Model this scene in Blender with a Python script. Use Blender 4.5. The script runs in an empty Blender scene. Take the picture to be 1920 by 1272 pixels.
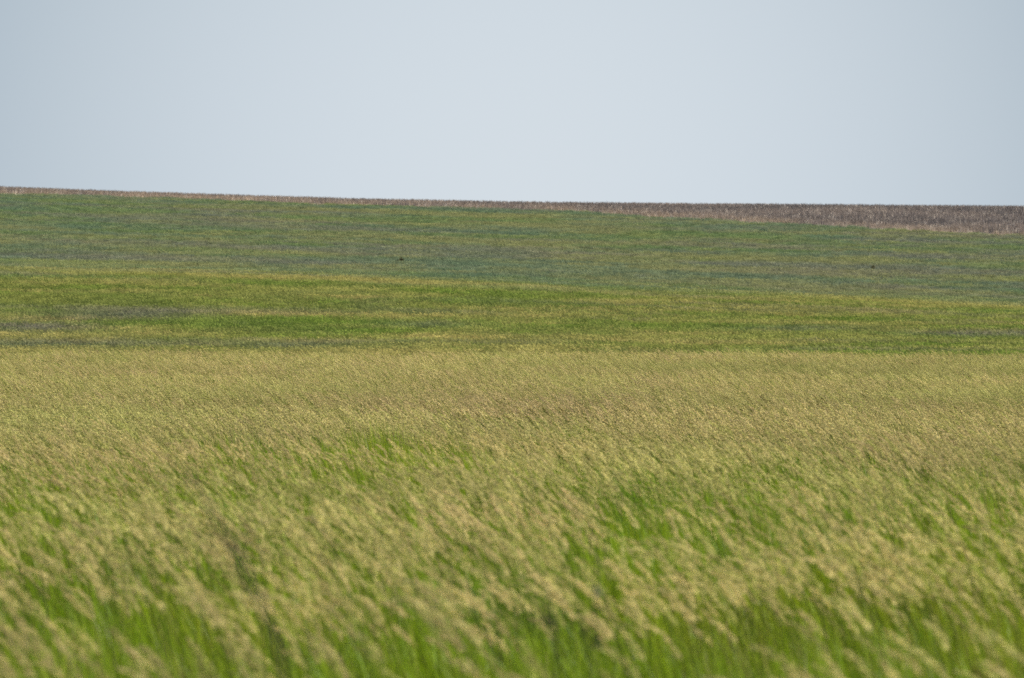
import bpy, math, random
import numpy as np
from mathutils import Vector

# ------------------------------------------------------------------ basics
S = bpy.context.scene
COL = S.collection
RS = np.random.RandomState(11)
random.seed(11)

F = 10973.0          # focal length in pixels of the 1920 wide photograph (135 mm on APS-C)
EYE = 1.60           # eye height above the ground at the viewer
HOR = 560.0          # photograph row of the level line of sight


def tag(o, label=None, cat=None, group=None, kind=None):
    if label: o['label'] = label
    if cat: o['category'] = cat
    if group: o['group'] = group
    if kind: o['kind'] = kind
    return o


def lin(r, g, b):
    f = lambda c: (c / 255 / 12.92) if c / 255 <= 0.04045 else ((c / 255 + 0.055) / 1.055) ** 2.4
    return np.array([f(r), f(g), f(b)])


# ------------------------------------------------------------------ smooth value noise
class Noise:
    def __init__(self, seed):
        self.t = np.random.RandomState(seed).rand(256, 256)

    def __call__(self, x, y):
        x = np.asarray(x, float); y = np.asarray(y, float)
        xi = np.floor(x).astype(int); yi = np.floor(y).astype(int)
        fx = x - xi; fy = y - yi
        fx = fx * fx * (3 - 2 * fx); fy = fy * fy * (3 - 2 * fy)
        t = self.t
        a = t[xi % 256, yi % 256]; b = t[(xi + 1) % 256, yi % 256]
        c = t[xi % 256, (yi + 1) % 256]; d = t[(xi + 1) % 256, (yi + 1) % 256]
        return (a * (1 - fx) + b * fx) * (1 - fy) + (c * (1 - fx) + d * fx) * fy

    def fbm(self, x, y, n=4, g=0.55):
        s = 0; a = 1; tot = 0
        for k in range(n):
            s = s + a * self(x * 2 ** k + 17.3 * k, y * 2 ** k + 9.1 * k)
            tot += a; a *= g
        return s / tot


N1, N2, N3, N4, N5, N6 = [Noise(k) for k in (1, 2, 3, 4, 5, 6)]


def sstep(a, b, x):
    t = np.clip((x - a) / (b - a), 0, 1)
    return t * t * (3 - 2 * t)


# ------------------------------------------------------------------ lie of the land
FOLD_U = [-400, 0, 320, 640, 960, 1280, 1600, 1920, 2320]
FOLD_V = [505, 506, 512, 522, 534, 548, 562, 577, 590]
SKY_U = [-400, 0, 320, 640, 960, 1280, 1600, 1920, 2320]
SKY_V = [342, 353, 364, 374, 380.5, 383.5, 386, 389, 392]
EDGE_U = [-400, 0, 150, 300, 430, 640, 900, 1060, 1150, 1280, 1440, 1600, 1920, 2320]
EDGE_V = [360, 364, 366, 370.5, 375, 383.5, 391, 395, 402, 409, 417, 427, 443, 460]

# knots: distance, canopy-top row (function of u), canopy height to take off
KN_R = [0.5, 6, 11, 15, 20, 29, 48, 70, 95, 130, 165, 180, 205, 232, 260, 300, 345, 385, 440, 520, 610, 655, 760, 1000, 1800, 6000]
_zt = {0.5: -.95, 6: -.95, 11: -.96, 15: -.97, 20: -.985, 29: -1.035, 48: -1.18, 70: -1.38, 95: -1.54, 130: -1.64, 165: -1.55, 180: -1.66}


def knot_rows(u):
    fold = np.interp(u, FOLD_U, FOLD_V); sky = np.interp(u, SKY_U, SKY_V)
    rows = []
    for r in KN_R:
        if r <= 180:
            v = HOR - _zt[r] / r * F + (u - 960) * 0.0024 * (1 if r > 90 else 0.3)
        elif r == 205: v = 700 + 0 * u
        elif r == 232: v = 668 + 0 * u
        elif r == 260: v = 668 + (fold - 668) * 0.27
        elif r == 300: v = 668 + (fold - 668) * 0.63
        elif r == 345: v = fold + 2
        elif r == 385: v = fold - 4
        elif r == 440: v = fold + (sky - fold) * 0.33
        elif r == 520: v = fold + (sky - fold) * 0.72
        elif r == 610: v = sky + 1
        elif r == 655: v = sky + 3
        elif r == 760: v = sky + 40
        elif r == 1000: v = 480 + 0 * u
        elif r == 1800: v = 560 + 0 * u
        else: v = 562 + 0 * u
        rows.append(v)
    return rows


_LG = np.linspace(math.log(0.4), math.log(6200), 3000)
_K = np.exp(-0.5 * (np.arange(-28, 29) / 9.0) ** 2); _K /= _K.sum()
_B = []
for _k in range(len(KN_R)):
    e = np.zeros(len(KN_R)); e[_k] = 1
    b = np.interp(_LG, np.log(KN_R), e)
    b = np.convolve(np.pad(b, 28, mode='edge'), _K, mode='valid')
    _B.append(b)


def polar(x, y):
    x = np.asarray(x, float); y = np.asarray(y, float)
    r = np.maximum(np.hypot(x, y), 0.45)
    az = np.arctan2(x, y)
    u = 960 + F * np.tan(np.clip(az, -0.12, 0.12))
    return np.clip(u, -400, 2320), r


def row_at(u, r):
    lr = np.log(r)
    v = 0
    for b, kv in zip(_B, knot_rows(u)):
        v = v + np.interp(lr, _LG, b) * kv
    return v


def canopy(r):
    return np.interp(r, [0, 170, 200, 6000], [0.8, 1.07, 0.25, 0.25])


def ground(x, y):
    u, r = polar(x, y)
    v = row_at(u, r)
    z = EYE + r * (HOR - v) / F - np.where(r < 200, canopy(r), 0.12)
    z = z + (N1(x / 7 + 50, y / 7) - .5) * 0.06 * np.clip(r / 40, 0, 1)
    return z


def from_row(u, v, r0, r1):
    """distance along a sight line at which the land lies at the given row"""
    rr = np.linspace(r0, r1, 1500)
    vv = row_at(np.full_like(rr, u), rr)
    return float(rr[np.argmin(np.abs(vv - v))])


# ------------------------------------------------------------------ colour of the land
def blobs(u, v, lst):
    s = 0
    for (cu, cv, ru, rv, w) in lst:
        s = np.maximum(s, w * np.exp(-((u - cu) / ru) ** 2 - ((v - cv) / rv) ** 2))
    return s


MAUVE = [(230, 593, 150, 9, 1), (60, 617, 120, 9, 1), (100, 650, 220, 6, .45), (560, 652, 120, 5, .4), (1840, 630, 140, 6, .9), (1500, 620, 130, 5, .6),
         (800, 612, 90, 6, .55), (60, 414, 90, 6, .5), (700, 570, 50, 5, .3)]
GREEN = [(120, 650, 300, 6, 1), (560, 651, 200, 5, .9), (160, 545, 90, 9, .8), (330, 550, 120, 7, .7), (560, 530, 160, 6, .8), (250, 652, 320, 6, .8), (640, 610, 120, 10, .8),
         (900, 545, 200, 8, .7), (1080, 540, 200, 6, .9), (1180, 610, 160, 9, .8), (700, 625, 110, 8, .8), (1500, 605, 200, 8, .8),
         (1850, 590, 110, 10, 1), (1650, 570, 150, 6, .7), (1700, 648, 260, 8, .7), (560, 632, 90, 5, .6), (1400, 640, 160, 6, .5), (60, 625, 60, 7, .6)]
TAN = [(230, 633, 300, 6, 1), (560, 642, 200, 5, .9), (120, 600, 120, 4, .8), (1000, 640, 240, 7, .9), (800, 634, 120, 5, .6), (500, 590, 140, 5, .8),
       (130, 495, 220, 8, .9), (420, 510, 200, 6, .9), (700, 525, 220, 5, .8), (1300, 552, 160, 4, .6), (1480, 562, 260, 5, .9), (1800, 575, 160, 6, .8),
       (350, 528, 160, 4, .5), (1350, 645, 200, 5, .9), (1340, 485, 90, 4, .8), (1750, 610, 220, 4, .6), (1230, 566, 120, 5, .7), (600, 560, 250, 5, .6)]

P = {
    'fgreen': lin(106, 124, 82), 'fblue': lin(97, 116, 97), 'folive': lin(130, 131, 93), 'fmauve': lin(121, 118, 107), 'fyel': lin(142, 143, 90),
    'mgreen': lin(106, 126, 54), 'mtan': lin(160, 150, 94), 'mdark': lin(96, 112, 60), 'mmauve': lin(113, 111, 99), 'molive': lin(125, 131, 70),
    'sdark': lin(122, 115, 111), 'smauve': lin(149, 137, 127), 'stan': lin(180, 160, 136),
}


def mixc(c, d, w):
    w = np.asarray(w)[..., None]
    return c * (1 - w) + d * w


def stubble_mask(u, v, r, x, y):
    e = np.interp(u, EDGE_U, EDGE_V) + (N2(x / 6, y / 9) - .5) * 3.4 + (N3(x / 1.5, y / 3) - .5) * 3
    return np.where(r > 600, 1.0, np.where(r > 440, (v < e) * 1.0, 0.0))


def slope_col(x, y):
    u, r = polar(x, y); v = row_at(u, r)
    ys = r
    a = N1.fbm(x / 20, ys / 13, 5, .7); b = N2.fbm(x / 16 + 40, ys / 10, 5, .7); c = N3.fbm(x / 24, ys / 12 + 7, 5, .7)
    d = N4.fbm(x / 4, ys / 2.5, 3)
    n = x.shape[0]
    # far slope: sage, blue green, olive, mauve, with distance haze mixed into the colours
    far = np.tile(P['fgreen'], (n, 1))
    far = mixc(far, P['folive'], sstep(.40, .58, a) * .85)
    far = mixc(far, P['fblue'], sstep(.46, .62, b) * .7)
    far = mixc(far, P['fmauve'], np.clip(sstep(.48, .64, c) * .55, 0, 1))
    far = mixc(far, P['fyel'], sstep(.5, .7, d) * .4)
    # near slope: fresh green with tan seed heads
    mid = np.tile(P['molive'], (n, 1))
    a2 = N5.fbm(x / 13 + 3, ys / 9, 5, .72); b2 = N6.fbm(x / 11 + 30, ys / 7, 5, .72); c2 = N1.fbm(x / 17 + 80, ys / 8, 4, .6)
    g = np.clip(blobs(u, v, GREEN) + sstep(.47, .58, a2) * .75, 0, 1)
    t = np.clip(blobs(u, v, TAN) + sstep(.44, .56, b2) * .8, 0, 1)
    m = np.clip(blobs(u, v, MAUVE) + sstep(.6, .7, c2) * .35, 0, 1)
    mid = mixc(mid, P['mgreen'], g * .9)
    mid = mixc(mid, P['mtan'], t * .9 * (1 - .5 * g))
    mid = mixc(mid, P['mmauve'], m * .95)
    mid = mixc(mid, P['mdark'], sstep(.5, .66, d) * .4)
    fold = np.interp(u, FOLD_U, FOLD_V)
    wf = sstep(330, 392, r + (N5.fbm(x / 10, ys / 8, 4) - .5) * 90)
    col = mixc(mid, far, wf)
    # a tan rim of seed heads where the near slope rolls over
    col = mixc(col, P['mtan'], np.exp(-((r - 346) / 7) ** 2) * .6 * sstep(.35, .6, N6(x / 12, y / 30)))
    col = mixc(col, P['fyel'], blobs(u, v, TAN) * .6 * wf)
    # stubble
    st = stubble_mask(u, v, r, x, y)
    e = np.interp(u, EDGE_U, EDGE_V)
    sc = mixc(np.tile(P['smauve'], (n, 1)), P['sdark'], sstep(.4, .6, N4.fbm(x / 9, y / 5, 3)))
    sc = mixc(sc, P['stan'], np.exp(-np.maximum(e - v, 0) / 7) * .9 * sstep(.15, .5, N2(x / 4, y / 4)))
    return mixc(col, sc, st), st


HOLES = [(700, 826, 190, 18, 1), (480, 822, 110, 13, .85), (1080, 790, 150, 11, .9), (870, 838, 60, 10, .8), (60, 925, 140, 24, .8), (240, 918, 130, 16, .6),
         (1290, 965, 120, 20, .85), (1200, 990, 90, 30, .85), (1500, 962, 160, 18, .7), (1870, 930, 120, 30, .9), (1700, 940, 120, 14, .6),
         (1000, 1095, 260, 30, .85), (1480, 1110, 300, 34, .9), (1820, 1085, 120, 26, .8), (730, 1030, 200, 22, .55), (330, 1045, 150, 22, .5),
         (150, 1090, 160, 30, .75), (560, 960, 120, 16, .5), (700, 1215, 280, 44, .75), (1530, 1225, 170, 40, .85), (1820, 1225, 80, 30, .7),
         (1150, 1190, 120, 30, .6), (900, 1000, 100, 20, .5), (20, 1190, 90, 40, .6), (330, 1220, 90, 40, .5), (460, 845, 60, 8, .4), (880, 845, 60, 8, .6)]
PINK = [(1000, 742, 330, 14, 1), (1830, 830, 160, 30, 1), (700, 735, 200, 10, .6), (560, 790, 220, 12, .5), (1100, 690, 200, 8, .3), (1500, 800, 200, 20, .4)]


def near_hole(x, y):
    u, r = polar(x, y); v = row_at(u, r)
    h = blobs(u, v, [(a, b - (b - 560) * (.1 if b < 900 else .07), c * .9, d * (.95 if b < 900 else 1.1), e * (1 if b < 900 else .88 if b < 1050 else .95 if b < 1150 else .5)) for a, b, c, d, e in HOLES])
    full = blobs(u, v, [(1650, 1000, 280, 22, 1), (1280, 1045, 330, 15, .9), (850, 880, 260, 14, .7), (200, 985, 200, 18, .7), (1650, 1150, 140, 22, .6), (560, 1130, 160, 26, .6), (420, 1250, 200, 22, .6)])
    h = h * (1 - .8 * full)
    n = N5.fbm(x / 1.5, y / 2.7, 3)
    return np.clip(h * 1.02 + sstep(.40, .58, n) * (1 - .7 * full) * .95 * np.clip(1.45 - r / 62, 0.16, 1), 0, 1), u, v, r


# ------------------------------------------------------------------ materials
def new_mat(name):
    m = bpy.data.materials.new(name); m.use_nodes = True
    nt = m.node_tree; nt.nodes.clear()
    return m, nt, nt.nodes, nt.links


def leafy(nt, color_socket, trans=0.35, gloss=0.0):
    N, L = nt.nodes, nt.links
    out = N.new('ShaderNodeOutputMaterial')
    d = N.new('ShaderNodeBsdfDiffuse'); t = N.new('ShaderNodeBsdfTranslucent')
    mx = N.new('ShaderNodeMixShader'); mx.inputs[0].default_value = trans
    L.new(color_socket, d.inputs['Color']); L.new(color_socket, t.inputs['Color'])
    L.new(d.outputs[0], mx.inputs[1]); L.new(t.outputs[0], mx.inputs[2])
    if gloss:
        g = N.new('ShaderNodeBsdfGlossy'); g.inputs['Roughness'].default_value = .38
        g.inputs['Color'].default_value = (.8, .85, .8, 1)
        m2 = N.new('ShaderNodeMixShader'); m2.inputs[0].default_value = gloss
        L.new(mx.outputs[0], m2.inputs[1]); L.new(g.outputs[0], m2.inputs[2]); L.new(m2.outputs[0], out.inputs[0])
    else:
        L.new(mx.outputs[0], out.inputs[0])


def inst_mat(name, trans=.35, gloss=0.0, stem=None):
    """colour comes from the planted point; 'shade' darkens towards the root; part=0 is the stem"""
    m, nt, N, L = new_mat(name)
    a = N.new('ShaderNodeAttribute'); a.attribute_type = 'INSTANCER'; a.attribute_name = 'col'
    s = N.new('ShaderNodeAttribute'); s.attribute_type = 'GEOMETRY'; s.attribute_name = 'tint'
    mul = N.new('ShaderNodeMix'); mul.data_type = 'RGBA'; mul.blend_type = 'MULTIPLY'; mul.inputs[0].default_value = 1
    L.new(a.outputs['Color'], mul.inputs[6]); L.new(s.outputs['Color'], mul.inputs[7])
    c = mul.outputs[2]
    if stem is not None:
        p = N.new('ShaderNodeAttribute'); p.attribute_type = 'GEOMETRY'; p.attribute_name = 'part'
        mx = N.new('ShaderNodeMix'); mx.data_type = 'RGBA'
        L.new(p.outputs['Fac'], mx.inputs[0]); mx.inputs[6].default_value = (*stem, 1); L.new(c, mx.inputs[7])
        c = mx.outputs[2]
    leafy(nt, c, trans, gloss)
    return m


def plain_mat(name, c1, c2, scale, trans=0.0, rough=True):
    m, nt, N, L = new_mat(name)
    tc = N.new('ShaderNodeTexCoord'); n = N.new('ShaderNodeTexNoise'); n.inputs['Scale'].default_value = scale; n.inputs['Detail'].default_value = 5
    L.new(tc.outputs['Object'], n.inputs['Vector'])
    r = N.new('ShaderNodeValToRGB'); r.color_ramp.elements[0].position = .35; r.color_ramp.elements[1].position = .65
    r.color_ramp.elements[0].color = (*c1, 1); r.color_ramp.elements[1].color = (*c2, 1)
    L.new(n.outputs['Fac'], r.inputs[0])
    leafy(nt, r.outputs[0], trans)
    return m


# ------------------------------------------------------------------ mesh collector
class MB:
    def __init__(self):
        self.v = []; self.f = []; self.tint = []; self.part = []

    def poly(self, pts, tint, part=1.0):
        b = len(self.v)
        self.v += [tuple(p) for p in pts]
        t = tint if isinstance(tint[0], (tuple, list, np.ndarray)) else [tint] * len(pts)
        self.tint += [tuple(c) for c in t]; self.part += [part] * len(pts)
        self.f.append(tuple(range(b, b + len(pts))))

    def ribbon(self, pts, widths, side, tints, part=1.0):
        b = len(self.v)
        for p, w, t in zip(pts, widths, tints):
            p = np.asarray(p); s = np.asarray(side) * w / 2
            self.v += [tuple(p - s), tuple(p + s)]; self.tint += [t, t]; self.part += [part, part]
        for k in range(len(pts) - 1):
            i = b + 2 * k
            self.f.append((i, i + 1, i + 3, i + 2))

    def tube(self, pts, radii, n=5, tint=(1, 1, 1), part=1.0):
        b = len(self.v)
        for k, (p, rd) in enumerate(zip(pts, radii)):
            p = Vector(p)
            q0 = Vector(pts[max(k - 1, 0)]); q1 = Vector(pts[min(k + 1, len(pts) - 1)])
            d = (q1 - q0).normalized(); a = d.orthogonal().normalized(); c = d.cross(a)
            for j in range(n):
                an = 2 * math.pi * j / n
                self.v.append(tuple(p + (a * math.cos(an) + c * math.sin(an)) * rd)); self.tint.append(tint); self.part.append(part)
        for k in range(len(pts) - 1):
            for j in range(n):
                i = b + k * n; j2 = (j + 1) % n
                self.f.append((i + j, i + j2, i + n + j2, i + n + j))

    def build(self, name, mat, link=True, parent=None):
        me = bpy.data.meshes.new(name)
        me.from_pydata(self.v, [], self.f); me.update()
        a = me.attributes.new('tint', 'FLOAT_COLOR', 'POINT')
        t = np.ones((len(self.v), 4), np.float32); t[:, :3] = np.array(self.tint, np.float32)
        a.data.foreach_set('color', t.ravel())
        b = me.attributes.new('part', 'FLOAT', 'POINT'); b.data.foreach_set('value', np.array(self.part, np.float32))
        me.materials.append(mat)
        o = bpy.data.objects.new(name, me)
        if link: COL.objects.link(o)
        if parent is not None: o.parent = parent
        return o


def source(name, objs):
    c = bpy.data.collections.new(name)
    for o in objs: c.objects.link(o)
    return c


def planting(name, x, y, z, rot, scl, var, col, coll, mat):
    """one object: a cloud of points, each carrying one plant of the collection"""
    n = len(x)
    me = bpy.data.meshes.new(name)
    me.vertices.add(n)
    me.vertices.foreach_set('co', np.stack([x, y, z], 1).astype(np.float32).ravel())
    def put(nm, typ, field, arr):
        a = me.attributes.new(nm, typ, 'POINT'); a.data.foreach_set(field, np.ascontiguousarray(arr).ravel())
    put('rot', 'FLOAT_VECTOR', 'vector', rot.astype(np.float32))
    put('scl', 'FLOAT_VECTOR', 'vector', scl.astype(np.float32))
    put('var', 'INT', 'value', var.astype(np.int32))
    c4 = np.ones((n, 4), np.float32); c4[:, :3] = col
    put('col', 'FLOAT_COLOR', 'color', c4)
    me.materials.append(mat)
    o = bpy.data.objects.new(name, me); COL.objects.link(o)
    g = bpy.data.node_groups.new(name + '_planting', 'GeometryNodeTree')
    g.interface.new_socket('Geometry', in_out='INPUT', socket_type='NodeSocketGeometry')
    g.interface.new_socket('Geometry', in_out='OUTPUT', socket_type='NodeSocketGeometry')
    N, L = g.nodes, g.links
    gi = N.new('NodeGroupInput'); go = N.new('NodeGroupOutput')
    ci = N.new('GeometryNodeCollectionInfo'); ci.inputs['Collection'].default_value = coll
    ci.inputs['Separate Children'].default_value = True; ci.inputs['Reset Children'].default_value = True
    ip = N.new('GeometryNodeInstanceOnPoints'); ip.inputs['Pick Instance'].default_value = True
    def attr(nm, typ):
        a = N.new('GeometryNodeInputNamedAttribute'); a.data_type = typ; a.inputs['Name'].default_value = nm
        return a.outputs['Attribute']
    er = N.new('FunctionNodeEulerToRotation')
    L.new(attr('rot', 'FLOAT_VECTOR'), er.inputs[0])
    L.new(gi.outputs[0], ip.inputs['Points']); L.new(ci.outputs[0], ip.inputs['Instance'])
    L.new(attr('var', 'INT'), ip.inputs['Instance Index']); L.new(er.outputs[0], ip.inputs['Rotation'])
    L.new(attr('scl', 'FLOAT_VECTOR'), ip.inputs['Scale']); L.new(ip.outputs[0], go.inputs[0])
    md = o.modifiers.new('planting', 'NODES'); md.node_group = g
    return o


def scatter(y0, y1, dens, margin=3.0, wide=0.0985):
    """points spread evenly over the wedge of land in view and a strip on either side"""
    yy = np.linspace(y0, y1, 400); w = wide * yy + margin
    area = np.trapezoid(2 * w, yy) if hasattr(np, 'trapezoid') else np.trapz(2 * w, yy)
    n = int(area * dens)
    cdf = np.cumsum(w); cdf = cdf / cdf[-1]
    y = np.interp(RS.rand(n), cdf, yy)
    x = (RS.rand(n) * 2 - 1) * (wide * y + margin)
    return x, y


# ------------------------------------------------------------------ grasses
def rnd(a, b): return random.uniform(a, b)


def seed_stalk(nm, mat, spikes, sw, sl):
    """one stem with a feathery, wind bent seed head; it leans to -x"""
    m = MB()
    H = rnd(.54, .68); a0 = math.radians(rnd(2, 10)); a1 = math.radians(rnd(24, 44)); a2 = math.radians(rnd(50, 92))
    HL = rnd(.12, .19)
    side_jit = rnd(-.25, .25)
    pts = []; p = np.zeros(3); n1 = 7
    for k in range(n1):
        pts.append(p.copy()); t = k / (n1 - 1); an = a0 + (a1 - a0) * t ** 1.6
        p = p + H / (n1 - 1) * np.array([-math.sin(an), side_jit * math.sin(an), math.cos(an)])
    stem_t = [(1, 1, 1)] * n1
    for sd in ((1, 0, .2), (0, 1, 0)):
        m.ribbon(pts, [.0032] * (n1 - 1) + [.002], sd, stem_t, 0.0)
    rach = []; n2 = 8; q = pts[-1].copy()
    for k in range(n2):
        t = k / (n2 - 1); an = a1 + (a2 - a1) * t ** 1.3
        rach.append((q.copy(), np.array([-math.sin(an), side_jit * math.sin(an), math.cos(an)])))
        q = q + HL / (n2 - 1) * rach[-1][1]
    m.ribbon([a for a, _ in rach], [.002] * n2, (0, 1, 0), [(1, 1, 1)] * n2, .5)
    for k in range(spikes):
        t = (k + rnd(0, 1)) / spikes
        i = min(int(t * (n2 - 1)), n2 - 2); fr = t * (n2 - 1) - i
        c = rach[i][0] * (1 - fr) + rach[i + 1][0] * fr; ax = rach[i][1]
        env = math.sin(math.pi * min(1, .12 + t * .95)) ** .7
        rd = np.array([rnd(-1, 1), rnd(-1, 1), rnd(-1, 1)]); rd -= ax * rd.dot(ax); rd /= (np.linalg.norm(rd) + 1e-6)
        lee = np.array([-.45, 0, -.35])
        d = ax * rnd(.7, 1.3) + rd * rnd(.15, .55) + lee * rnd(.1, .7); d /= np.linalg.norm(d)
        b = c + rd * env * rnd(.001, .011) + lee * env * rnd(0, .009)
        ln = sl * rnd(.7, 1.25); w = sw * rnd(.75, 1.25)
        s = np.cross(d, np.array([rnd(-1, 1), rnd(-1, 1), rnd(-1, 1)])); s /= (np.linalg.norm(s) + 1e-6)
        g = rnd(.72, 1.2); tn = (g, g * rnd(.94, 1.03), g * rnd(.85, 1.1))
        m.poly([b, b + d * ln * .4 + s * w / 2, b + d * ln, b + d * ln * .4 - s * w / 2], tn)
    return m.build(nm, mat, link=False)


def blade_tuft(nm, mat, nb, rad, h0, h1, w, seg=4, lean=(.15, .8), spread=0.5):
    m = MB()
    for k in range(nb):
        bx, by = rnd(-rad, rad), rnd(-rad, rad)
        h = rnd(h0, h1); an0 = math.radians(rnd(0, 14)); an1 = math.radians(rnd(*[math.degrees(v) for v in lean]))
        az = math.pi + rnd(-1, 1) * spread * math.pi
        dirx, diry = math.cos(az), math.sin(az)
        p = np.array([bx, by, 0.0]); pts = []; 
        for j in range(seg + 1):
            pts.append(p.copy()); t = j / seg; an = an0 + (an1 - an0) * t ** 1.4
            p = p + h / seg * np.array([dirx * math.sin(an), diry * math.sin(an), math.cos(an)])
        ww = w * rnd(.7, 1.3)
        wd = [ww * (1 - (j / seg) ** 2.2 * .92) for j in range(seg + 1)]
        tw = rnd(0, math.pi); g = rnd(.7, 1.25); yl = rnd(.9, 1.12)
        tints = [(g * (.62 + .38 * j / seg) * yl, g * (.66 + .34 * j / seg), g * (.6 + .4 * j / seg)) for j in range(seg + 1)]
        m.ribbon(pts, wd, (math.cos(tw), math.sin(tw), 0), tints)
    return m.build(nm, mat, link=False)


def hill_tuft(nm, mat, nb, rad, h, w, heads):
    m = MB()
    for k in range(nb):
        bx, by = rnd(-rad, rad), rnd(-rad, rad); hh = h * rnd(.55, 1.15); lx = -rnd(0, .5) * hh; ly = rnd(-.25, .25) * hh
        g = rnd(.78, 1.2); s = np.array([math.cos(rnd(0, 3.1)), rnd(-.6, .6), 0]) * w * rnd(.7, 1.3) / 2
        b = np.array([bx, by, 0]); t = b + np.array([lx, ly, hh])
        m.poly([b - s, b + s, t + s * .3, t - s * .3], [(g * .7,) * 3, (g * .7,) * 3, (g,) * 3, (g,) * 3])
        if k < heads:
            c = t + np.array([0, 0, -.02]); d = np.array([-rnd(.05, .11), rnd(-.03, .03), rnd(-.02, .06)]); sd = np.array([.3, .2, 1]) * .016
            m.poly([c, c + d * .5 + sd, c + d, c + d * .5 - sd], (g * 1.2, g * 1.15, g * 1.05))
    return m.build(nm, mat, link=False)


def stubble_clump(nm, mat):
    m = MB()
    for k in range(random.randint(4, 7)):
        bx, by = rnd(-.35, .35), rnd(-.12, .12); h = rnd(.12, .42); a = rnd(-.16, .16); w = rnd(.014, .026)
        g = rnd(.6, 1.15)
        if random.random() < .05: g = 1.9
        top = np.array([bx + a * h, by + rnd(-.1, .1) * h, h])
        m.tube([(bx, by, -.03), tuple(top)], [w / 2 * 1.2, w / 2], 4, (g, g, g))
        if random.random() < .55:     # a torn leaf hanging from the stalk
            z = h * rnd(.4, .95); d = np.array([rnd(-1, 1), rnd(-1, 1), rnd(-.9, .2)]); d /= np.linalg.norm(d)
            c = np.array([bx + a * z, by, z]); ln = rnd(.1, .24); gg = rnd(.8, 1.5)
            s = np.array([0, 0, 1]) * .012
            m.poly([c - s, c + d * ln * .5 + s * .6, c + d * ln, c + d * ln * .5 - s], (gg, gg * .98, gg * .92))
    return m.build(nm, mat, link=False)


def finish(x, y, rotz_sd, tilt_sd, s_lo, s_hi, nvar, rz0=0.0):
    n = len(x)
    rot = np.stack([RS.randn(n) * tilt_sd, RS.randn(n) * tilt_sd, rz0 + RS.randn(n) * rotz_sd], 1)
    s = s_lo + RS.rand(n) * (s_hi - s_lo)
    scl = np.stack([s, s, s], 1)
    return rot, scl, RS.randint(0, nvar, n)


M_HEAD = inst_mat('seed_head', .32, stem=(.16, .2, .045))
M_BLADE = inst_mat('grass_blade', .42, gloss=.015)
M_HILL = inst_mat('hill_grass', .3)
M_STUB = inst_mat('dry_stubble', .1)

src_near = source('seed_stalk_sources', [seed_stalk('seed_stalk_%02d' % k, M_HEAD, 62, .0042, .026) for k in range(16)])
src_mid = source('seed_stalk_thin_sources', [seed_stalk('seed_stalk_thin_%02d' % k, M_HEAD, 32, .0062, .031) for k in range(14)])
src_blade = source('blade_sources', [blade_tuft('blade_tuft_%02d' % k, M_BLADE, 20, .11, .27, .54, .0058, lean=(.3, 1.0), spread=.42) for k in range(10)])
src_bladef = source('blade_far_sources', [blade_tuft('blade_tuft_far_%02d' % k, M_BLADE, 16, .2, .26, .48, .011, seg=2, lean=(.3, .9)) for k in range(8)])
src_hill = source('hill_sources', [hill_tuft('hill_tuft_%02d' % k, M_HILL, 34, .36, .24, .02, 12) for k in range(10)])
src_stub = source('stubble_sources', [stubble_clump('stubble_clump_%02d' % k, M_STUB) for k in range(10)])


def head_colour(u, v, x, y):
    n = len(x)
    c = np.tile(np.array([.68, .565, .235]), (n, 1))
    w = N2.fbm(x / 2.5, y / 5, 3)
    c = mixc(c, np.array([.65, .59, .22]), sstep(.45, .65, w) * .9)
    pk = np.clip(blobs(u, v, PINK) * .8 + sstep(.54, .7, N3.fbm(x / 1.7 + 9, y / 4, 3)) * .7, 0, 1)
    c = mixc(c, np.array([.64, .49, .24]), pk)
    c = mixc(c, np.array([.40, .42, .10]), (RS.rand(n) < .22) * .7)
    dk = blobs(u, v, [(60, 712, 160, 14, 1), (380, 722, 200, 12, .7), (980, 752, 260, 9, .6), (1500, 742, 200, 10, .5)])
    c = mixc(c, np.array([.14, .11, .03]), (RS.rand(n) < .12 * dk + .006) * .9)
    c = mixc(c, np.array([.48, .49, .15]), sstep(.5, .68, N1.fbm(x / 5 + 3, y / 11, 4)) * .45)
    q = RS.rand(n)
    c *= np.where(y < 62, .72 + .44 * q, .7 + .56 * q)[:, None]
    c *= (.72 + .6 * N4.fbm(x / 9, y / 14, 4))[:, None]
    return c


def plant_heads(name, label, y0, y1, dens, src, nvar):
    x, y = scatter(y0, y1, dens)
    hole, u, v, r = near_hole(x, y)
    clump = .3 + .7 * sstep(.15, .7, N6.fbm(x / .55, y / 1.0, 2)) * np.clip(1.15 - 22 / r * .33, .4, 1.2)
    clump = np.where(r > 62, np.maximum(clump, .55), clump)
    keep = RS.rand(len(x)) < np.interp(r, [14, 32], [.95, 1]) * (1 - hole * .95) * np.clip(clump, 0, 1.0)
    x, y, u, v, hole = x[keep], y[keep], u[keep], v[keep], hole[keep]
    rot, scl, var = finish(x, y, .4, .09, .74, 1.18, nvar, -.1)
    hv = .74 + .28 * N4.fbm(x / 1.6, y / 3.2, 3) + .28 * N2.fbm(x / 4, y / 9, 3)
    scl[:, 2] *= hv
    return tag(planting(name, x, y, ground(x, y) - .01, rot, scl, var, head_colour(u, v, x, y), src, M_HEAD), label, 'grass', kind='stuff')


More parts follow.
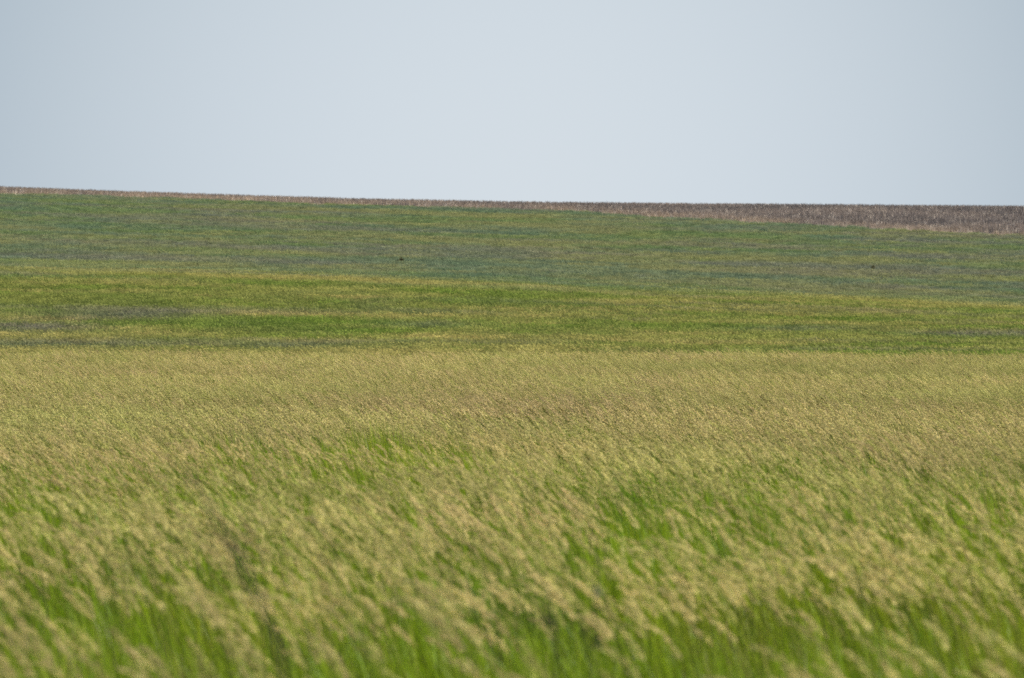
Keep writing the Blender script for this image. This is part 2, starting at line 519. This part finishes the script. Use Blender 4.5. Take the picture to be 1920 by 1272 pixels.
def plant_blades(name, label, y0, y1, dens, src, nvar):
    x, y = scatter(y0, y1, dens)
    hole, u, v, r = near_hole(x, y)
    rot, scl, var = finish(x, y, .55, .08, .75, 1.15, nvar)
    scl *= (.86 + .3 * N1.fbm(x / 1.3, y / 2.5, 3))[:, None]
    scl[:, 2] *= (1 + .6 * hole * sstep(18, 40, r))
    n = len(x)
    c = np.tile(np.array([.285, .42, .012]), (n, 1))
    c = mixc(c, np.array([.39, .45, .02]), sstep(.5, .66, N3.fbm(x / 1.1, y / 2.4, 3)) * .7)
    c = mixc(c, np.array([.16, .29, .018]), sstep(.55, .7, N2.fbm(x / .9, y / 1.8, 3)) * .8)
    c = mixc(c, np.array([.32, .27, .09]), (RS.rand(n) < .17) * .8)
    c *= (.74 + .4 * RS.rand(n))[:, None]
    return tag(planting(name, x, y, ground(x, y) - .01, rot, scl, var, c, src, M_BLADE), label, 'grass', kind='stuff')


plant_heads('feather_grass', 'blurred tan feathery seed heads bent by the wind in the foreground', 9, 62, 52, src_near, 16)
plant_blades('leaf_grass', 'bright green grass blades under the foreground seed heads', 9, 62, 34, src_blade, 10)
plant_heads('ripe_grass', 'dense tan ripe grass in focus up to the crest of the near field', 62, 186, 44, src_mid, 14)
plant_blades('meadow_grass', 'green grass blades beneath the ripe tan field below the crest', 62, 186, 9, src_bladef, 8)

# hillside
x, y = scatter(222, 372, 4.2, 8)
col, st = slope_col(x, y)
col *= (.88 + .26 * RS.rand(len(x)))[:, None]
rot, scl, var = finish(x, y, .5, .06, .75, 1.3, 10)
tag(planting('hillside_grass', x, y, ground(x, y), rot, scl, var, col * 1.33, src_hill, M_HILL),
    'streaky green and tan grass on the middle slope beyond the near crest', 'grass', kind='stuff')
x, y = scatter(372, 625, 2.3, 10)
col, st = slope_col(x, y)
k = st < .5
x, y, col = x[k], y[k], col[k]
col *= (.88 + .24 * RS.rand(len(x)))[:, None]
rot, scl, var = finish(x, y, .5, .06, .8, 1.35, 10); scl[:, 2] *= .7
tag(planting('pasture_grass', x, y, ground(x, y), rot, scl, var, col * 1.33, src_hill, M_HILL),
    'grey green pasture grass on the far slope below the brown stubble', 'grass', kind='stuff')
# stubble, in rows
x, y = scatter(470, 690, 2.6, 10)
x = np.round(x / .76) * .76 + RS.randn(len(x)) * .08
u, r = polar(x, y)
k = stubble_mask(u, row_at(u, r), r, x, y) > .5
x, y = x[k], y[k]
col, st = slope_col(x, y)
col *= (.7 + .5 * RS.rand(len(x)))[:, None]
br = RS.rand(len(x)) < .07
col[br] = np.array([.62, .54, .44])
rot, scl, var = finish(x, y, 3, .05, .75, 1.25, 10)
tag(planting('crop_stubble', x, y, ground(x, y), rot, scl, var, col * 1.1, src_stub, M_STUB),
    'brown crop stubble standing along the skyline ridge', 'stubble', kind='stuff')

# ------------------------------------------------------------------ the ground sheet
az = np.concatenate([np.linspace(-180, -40, 15), np.linspace(-36, -7, 24), np.linspace(-6.6, 6.6, 300), np.linspace(7, 36, 24), np.linspace(40, 180, 15)])
az = np.radians(az)
rr = np.concatenate([np.linspace(.5, 9, 8), np.geomspace(10, 60, 50), np.linspace(61.5, 225, 110), np.linspace(226, 700, 400), np.geomspace(706, 6000, 60)])
A, R = np.meshgrid(az, rr)
gx, gy = (R * np.sin(A)).ravel(), (R * np.cos(A)).ravel()
gz = ground(gx, gy)
gc, _ = slope_col(gx, gy)
gu, gr = polar(gx, gy)
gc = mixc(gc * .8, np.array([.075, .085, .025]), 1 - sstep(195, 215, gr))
na, nr = len(az), len(rr)
i = np.arange(nr - 1)[:, None] * na + np.arange(na - 1)[None, :]
faces = np.stack([i, i + 1, i + na + 1, i + na], -1).reshape(-1, 4)
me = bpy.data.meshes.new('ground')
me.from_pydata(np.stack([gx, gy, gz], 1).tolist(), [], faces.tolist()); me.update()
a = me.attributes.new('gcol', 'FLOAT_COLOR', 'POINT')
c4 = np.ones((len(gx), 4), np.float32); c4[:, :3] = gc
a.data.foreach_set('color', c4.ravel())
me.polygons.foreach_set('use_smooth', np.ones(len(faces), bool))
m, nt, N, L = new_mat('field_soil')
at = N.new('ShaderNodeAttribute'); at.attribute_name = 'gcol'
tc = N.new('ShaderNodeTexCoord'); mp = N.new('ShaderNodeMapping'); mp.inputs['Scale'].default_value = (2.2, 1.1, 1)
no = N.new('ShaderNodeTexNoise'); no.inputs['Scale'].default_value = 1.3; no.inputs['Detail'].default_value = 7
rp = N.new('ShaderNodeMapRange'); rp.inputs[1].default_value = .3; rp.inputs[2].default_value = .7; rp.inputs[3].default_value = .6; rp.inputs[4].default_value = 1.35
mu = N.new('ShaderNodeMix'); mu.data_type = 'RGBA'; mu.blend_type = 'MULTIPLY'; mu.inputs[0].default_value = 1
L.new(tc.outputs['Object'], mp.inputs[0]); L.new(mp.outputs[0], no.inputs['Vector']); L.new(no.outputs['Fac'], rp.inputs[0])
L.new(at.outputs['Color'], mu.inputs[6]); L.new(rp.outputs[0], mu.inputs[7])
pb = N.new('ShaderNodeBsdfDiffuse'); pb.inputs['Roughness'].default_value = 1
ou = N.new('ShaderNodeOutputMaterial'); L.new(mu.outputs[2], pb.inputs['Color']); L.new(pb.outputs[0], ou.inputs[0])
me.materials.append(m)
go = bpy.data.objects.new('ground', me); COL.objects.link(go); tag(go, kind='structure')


# ------------------------------------------------------------------ single plants and clods
def spot(u, r):
    t = (u - 960) / F
    x = r * math.sin(math.atan(t)); y = r * math.cos(math.atan(t))
    return x, y


def zrow(v, r): return EYE + r * (HOR - v) / F


def empty(name, loc, label, cat, group=None):
    o = bpy.data.objects.new(name, None); o.location = loc; COL.objects.link(o)
    o.empty_display_size = .1
    return tag(o, label, cat, group)


M_WEED = plain_mat('dry_weed_stem', (.03, .027, .024), (.06, .052, .045), 30)
M_WLEAF = plain_mat('weed_leaf', (.08, .09, .05), (.13, .13, .09), 18, .2)
M_BUSH = plain_mat('bush_leaf', (.08, .075, .035), (.13, .12, .055), 9, .15)
M_TWIG = plain_mat('bush_twig', (.05, .04, .025), (.1, .08, .05), 14)
M_CLOD = plain_mat('ploughed_earth', (.05, .04, .045), (.12, .095, .1), 5)


def weed(u0, path, r, thick, label, leaves, twigs):
    """path: list of (u, v) seen along the stem from low to high; the stem is rooted in the ground below it"""
    bx, by = spot(path[0][0] + (path[0][0] - path[1][0]) * 1.2, r)
    bz = float(ground(np.array([bx]), np.array([by]))[0])
    root = empty('dry_weed', (bx, by, bz), label, 'weed')
    pts = [(0, 0, -.02)]
    for k, (u, v) in enumerate(path):
        x, y = spot(u, r); pts.append((x - bx, y - by + .03 * k, zrow(v, r) - bz))
    # densify
    P_ = np.array(pts); tt = np.linspace(0, len(P_) - 1, 30)
    D = np.stack([np.interp(tt, np.arange(len(P_)), P_[:, j]) for j in range(3)], 1)
    for _ in range(3): D[1:-1] = (D[:-2] + D[1:-1] * 2 + D[2:]) / 4
    m = MB(); m.tube([tuple(p) for p in D], list(np.linspace(1, 0, 30) ** .6 * thick * .8 + thick * .2), 6)
    m.build('stem', M_WEED, parent=root)
    if twigs:
        for k in range(twigs):
            m = MB()
            i = random.randint(12, 28); p = D[i]; d = np.array([rnd(-1, .4), rnd(-.5, .5), rnd(.1, .9)]); ln = rnd(.05, .16)
            m.tube([tuple(p), tuple(p + d * ln * .5 + np.array([0, 0, .01])), tuple(p + d * ln)], [thick * .35, thick * .28, thick * .15], 4)
            m.build('twig', M_WEED, parent=root)
    if leaves:
        m = MB()
        for k in range(leaves):
            i = random.randint(8, 29); p = D[i]; d = np.array([rnd(-1, .6), rnd(-.6, .6), rnd(-.5, .6)]); d /= np.linalg.norm(d); ln = rnd(.03, .075)
            s = np.cross(d, [0, .5, 1]); s /= np.linalg.norm(s)
            m.poly([p, p + d * ln * .5 + s * ln * .13, p + d * ln, p + d * ln * .5 - s * ln * .13], (1, 1, 1))
        m.build('leaves', M_WLEAF, parent=root)
    return root


weed(0, [(548, 1290), (512, 1190), (476, 1110), (436, 1045), (392, 975), (350, 905), (318, 870)], 8.8, .0056,
     'tall dark dry weed leaning left across the lower left foreground grass', 3, 3)
weed(0, [(1112, 1215), (1116, 1150), (1118, 1080), (1112, 1020)], 14.5, .0018,
     'thin brown upright weed stem in the lower middle foreground', 8, 3)
weed(0, [(1040, 1180), (1032, 1130), (1022, 1085)], 16, .0026,
     'short dark grey weed stem left of the thin brown upright stem', 6, 2)


def bush(u, v, r0, r1, w, h, label, side):
    r = from_row(u, v, r0, r1); x, y = spot(u, r)
    z = float(ground(np.array([x]), np.array([y]))[0])
    root = empty('small_bush', (x, y, z), label, 'bush', 'lone dark bushes on the far slope')
    m = MB(); tips = []
    for k in range(16):
        a = rnd(0, 6.28); e = rnd(.25, 1); tx = np.array([math.cos(a) * w * .5 * e, math.sin(a) * w * .4 * e, h * rnd(.45, 1) * (1.1 - .5 * e)])
        if side and tx[0] < 0 and random.random() < .5: tx = tx * np.array([2.0, 1, .5])
        m.tube([(0, 0, -.02), tuple(tx * .5 + np.array([0, 0, h * .12])), tuple(tx)], [.014, .009, .004], 4); tips.append(tx)
    m.build('branches', M_TWIG, parent=root)
    m = MB()
    for t in tips:
        for q in range(34):
            c = t * rnd(.45, 1.08) + np.array([rnd(-1, 1), rnd(-1, 1), rnd(-.7, .8)]) * .1 * (h / .5)
            if c[2] < .02: c[2] = rnd(.02, .1)
            d = np.array([rnd(-1, 1), rnd(-1, 1), rnd(-.4, 1)]); d /= np.linalg.norm(d); s = np.cross(d, [rnd(-1, 1), rnd(-1, 1), 1]); s /= np.linalg.norm(s) + 1e-6
            ln = rnd(.05, .09)
            m.poly([c, c + d * ln * .5 + s * ln * .3, c + d * ln, c + d * ln * .5 - s * ln * .3], (1, 1, 1))
    m.build('leaves', M_BUSH, parent=root)


bush(752, 489, 385, 600, .46, .38, 'larger dark bush alone on the far green slope left of centre', True)
bush(1638, 503, 385, 600, .3, .3, 'smaller dark round bush alone on the far slope at right', False)


def clod(u, v, w, h, label):
    r = from_row(u, v, 480, 640); x, y = spot(u, r)
    z = float(ground(np.array([x]), np.array([y]))[0])
    m = MB(); nu, nv = 22, 7
    V = []
    for j in range(nv + 1):
        for i in range(nu):
            a = 2 * math.pi * i / nu; t = j / nv
            k = .75 + .5 * float(N2(np.array([math.cos(a) * 2 + u]), np.array([math.sin(a) * 2 + t * 2]))[0])
            rad = math.cos(t * math.pi / 2) * k
            V.append((math.cos(a) * rad * w / 2, math.sin(a) * rad * w / 3, math.sin(t * math.pi / 2) * h * (.7 + .6 * float(N3(np.array([math.cos(a) * 3 * rad + 5]), np.array([math.sin(a) * 3 * rad + u]))[0])) - .05))
    m.v = V; m.tint = [(1, 1, 1)] * len(V); m.part = [1] * len(V)
    for j in range(nv):
        for i in range(nu):
            m.f.append((j * nu + i, j * nu + (i + 1) % nu, (j + 1) * nu + (i + 1) % nu, (j + 1) * nu + i))
    m.f.append(tuple(nv * nu + i for i in range(nu)))
    o = m.build('earth_heap', M_CLOD); o.location = (x, y, z)
    tag(o, label, 'earth heap', 'dark earth heaps along the stubble edge')


clod(959, 391.5, .85, .2, 'longer low dark heap of earth at the stubble edge, left of the pair')
clod(993, 393, .6, .16, 'smaller low dark heap of earth at the stubble edge, right of the pair')

# ------------------------------------------------------------------ camera
cam = bpy.data.cameras.new('camera'); co = bpy.data.objects.new('camera', cam); COL.objects.link(co)
cam.sensor_width = 23.6; cam.lens = 23.6 * F / 1920
cam.clip_start = .1; cam.clip_end = 20000
co.location = (0, 0, EYE)
pitch = math.atan((636 - HOR) / F)
co.rotation_euler = (math.pi / 2 - pitch, 0, 0)
cam.dof.use_dof = True; cam.dof.focus_distance = 105; cam.dof.aperture_fstop = 4.2; cam.dof.aperture_blades = 9
S.camera = co

# ------------------------------------------------------------------ daylight
EL, AZ = math.radians(50), math.radians(108)      # the sun stands high to the right, a little behind the viewer
w = bpy.data.worlds.new('World'); S.world = w; w.use_nodes = True
N, L = w.node_tree.nodes, w.node_tree.links; N.clear()
out = N.new('ShaderNodeOutputWorld'); bg = N.new('ShaderNodeBackground'); bg.inputs['Strength'].default_value = .13
sk = N.new('ShaderNodeTexSky'); sk.sky_type = 'NISHITA'; sk.sun_disc = False
sk.sun_elevation = EL; sk.sun_rotation = AZ; sk.dust_density = 2.5; sk.air_density = 1.0; sk.ozone_density = 1.2
tc = N.new('ShaderNodeTexCoord')
# pale low haze; lens vignetting painted in as darkening away from its centre
gdir = Vector((0.002, 1, .0155)).normalized()
dp = N.new('ShaderNodeVectorMath'); dp.operation = 'DISTANCE'; dp.inputs[1].default_value = gdir
nm = N.new('ShaderNodeVectorMath'); nm.operation = 'NORMALIZE'
L.new(tc.outputs['Generated'], nm.inputs[0]); L.new(nm.outputs[0], dp.inputs[0])
rmp = N.new('ShaderNodeValToRGB'); rmp.color_ramp.interpolation = 'B_SPLINE'
mr = N.new('ShaderNodeMapRange'); mr.inputs[1].default_value = 0; mr.inputs[2].default_value = .12
L.new(dp.outputs['Value'], mr.inputs[0]); L.new(mr.outputs[0], rmp.inputs[0])
cr = rmp.color_ramp
def cs(r, g, b): return (*lin(r, g, b), 1)
cr.elements[0].position = 0; cr.elements[0].color = cs(212, 221, 228)
cr.elements[1].position = 1; cr.elements[1].color = cs(158, 175, 190)
for p, c in ((.25, (209, 219, 227)), (.5, (200, 211, 220)), (.75, (184, 197, 207))):
    e = cr.elements.new(p); e.color = cs(*c)
sc = N.new('ShaderNodeVectorMath'); sc.operation = 'SCALE'; sc.inputs['Scale'].default_value = 1 / .13
L.new(rmp.outputs[0], sc.inputs[0])
sx = N.new('ShaderNodeSeparateXYZ'); L.new(nm.outputs[0], sx.inputs[0])
hz = N.new('ShaderNodeMapRange'); hz.interpolation_type = 'SMOOTHSTEP'
hz.inputs[1].default_value = .08; hz.inputs[2].default_value = .45; hz.inputs[3].default_value = 1; hz.inputs[4].default_value = .0
L.new(sx.outputs['Z'], hz.inputs[0])
mx = N.new('ShaderNodeMix'); mx.data_type = 'RGBA'
L.new(hz.outputs[0], mx.inputs[0]); L.new(sk.outputs[0], mx.inputs[6]); L.new(sc.outputs[0], mx.inputs[7])
L.new(mx.outputs[2], bg.inputs['Color']); L.new(bg.outputs[0], out.inputs[0])

sl = bpy.data.lights.new('sun', 'SUN'); so = bpy.data.objects.new('sun', sl); COL.objects.link(so)
sl.energy = 4.6; sl.angle = math.radians(.6); sl.color = (1, .95, .86)
d = Vector((math.cos(EL) * math.sin(AZ), math.cos(EL) * math.cos(AZ), math.sin(EL)))
so.rotation_euler = d.to_track_quat('Z', 'Y').to_euler(); so.location = (30, 20, 60)

S.view_settings.view_transform = 'Standard'; S.view_settings.look = 'None'
S.view_settings.exposure = 0; S.view_settings.gamma = 1
S.render.engine = 'CYCLES'
S.cycles.max_bounces = 6; S.cycles.diffuse_bounces = 3; S.cycles.transmission_bounces = 4; S.cycles.transparent_max_bounces = 4
S.cycles.use_denoising = False
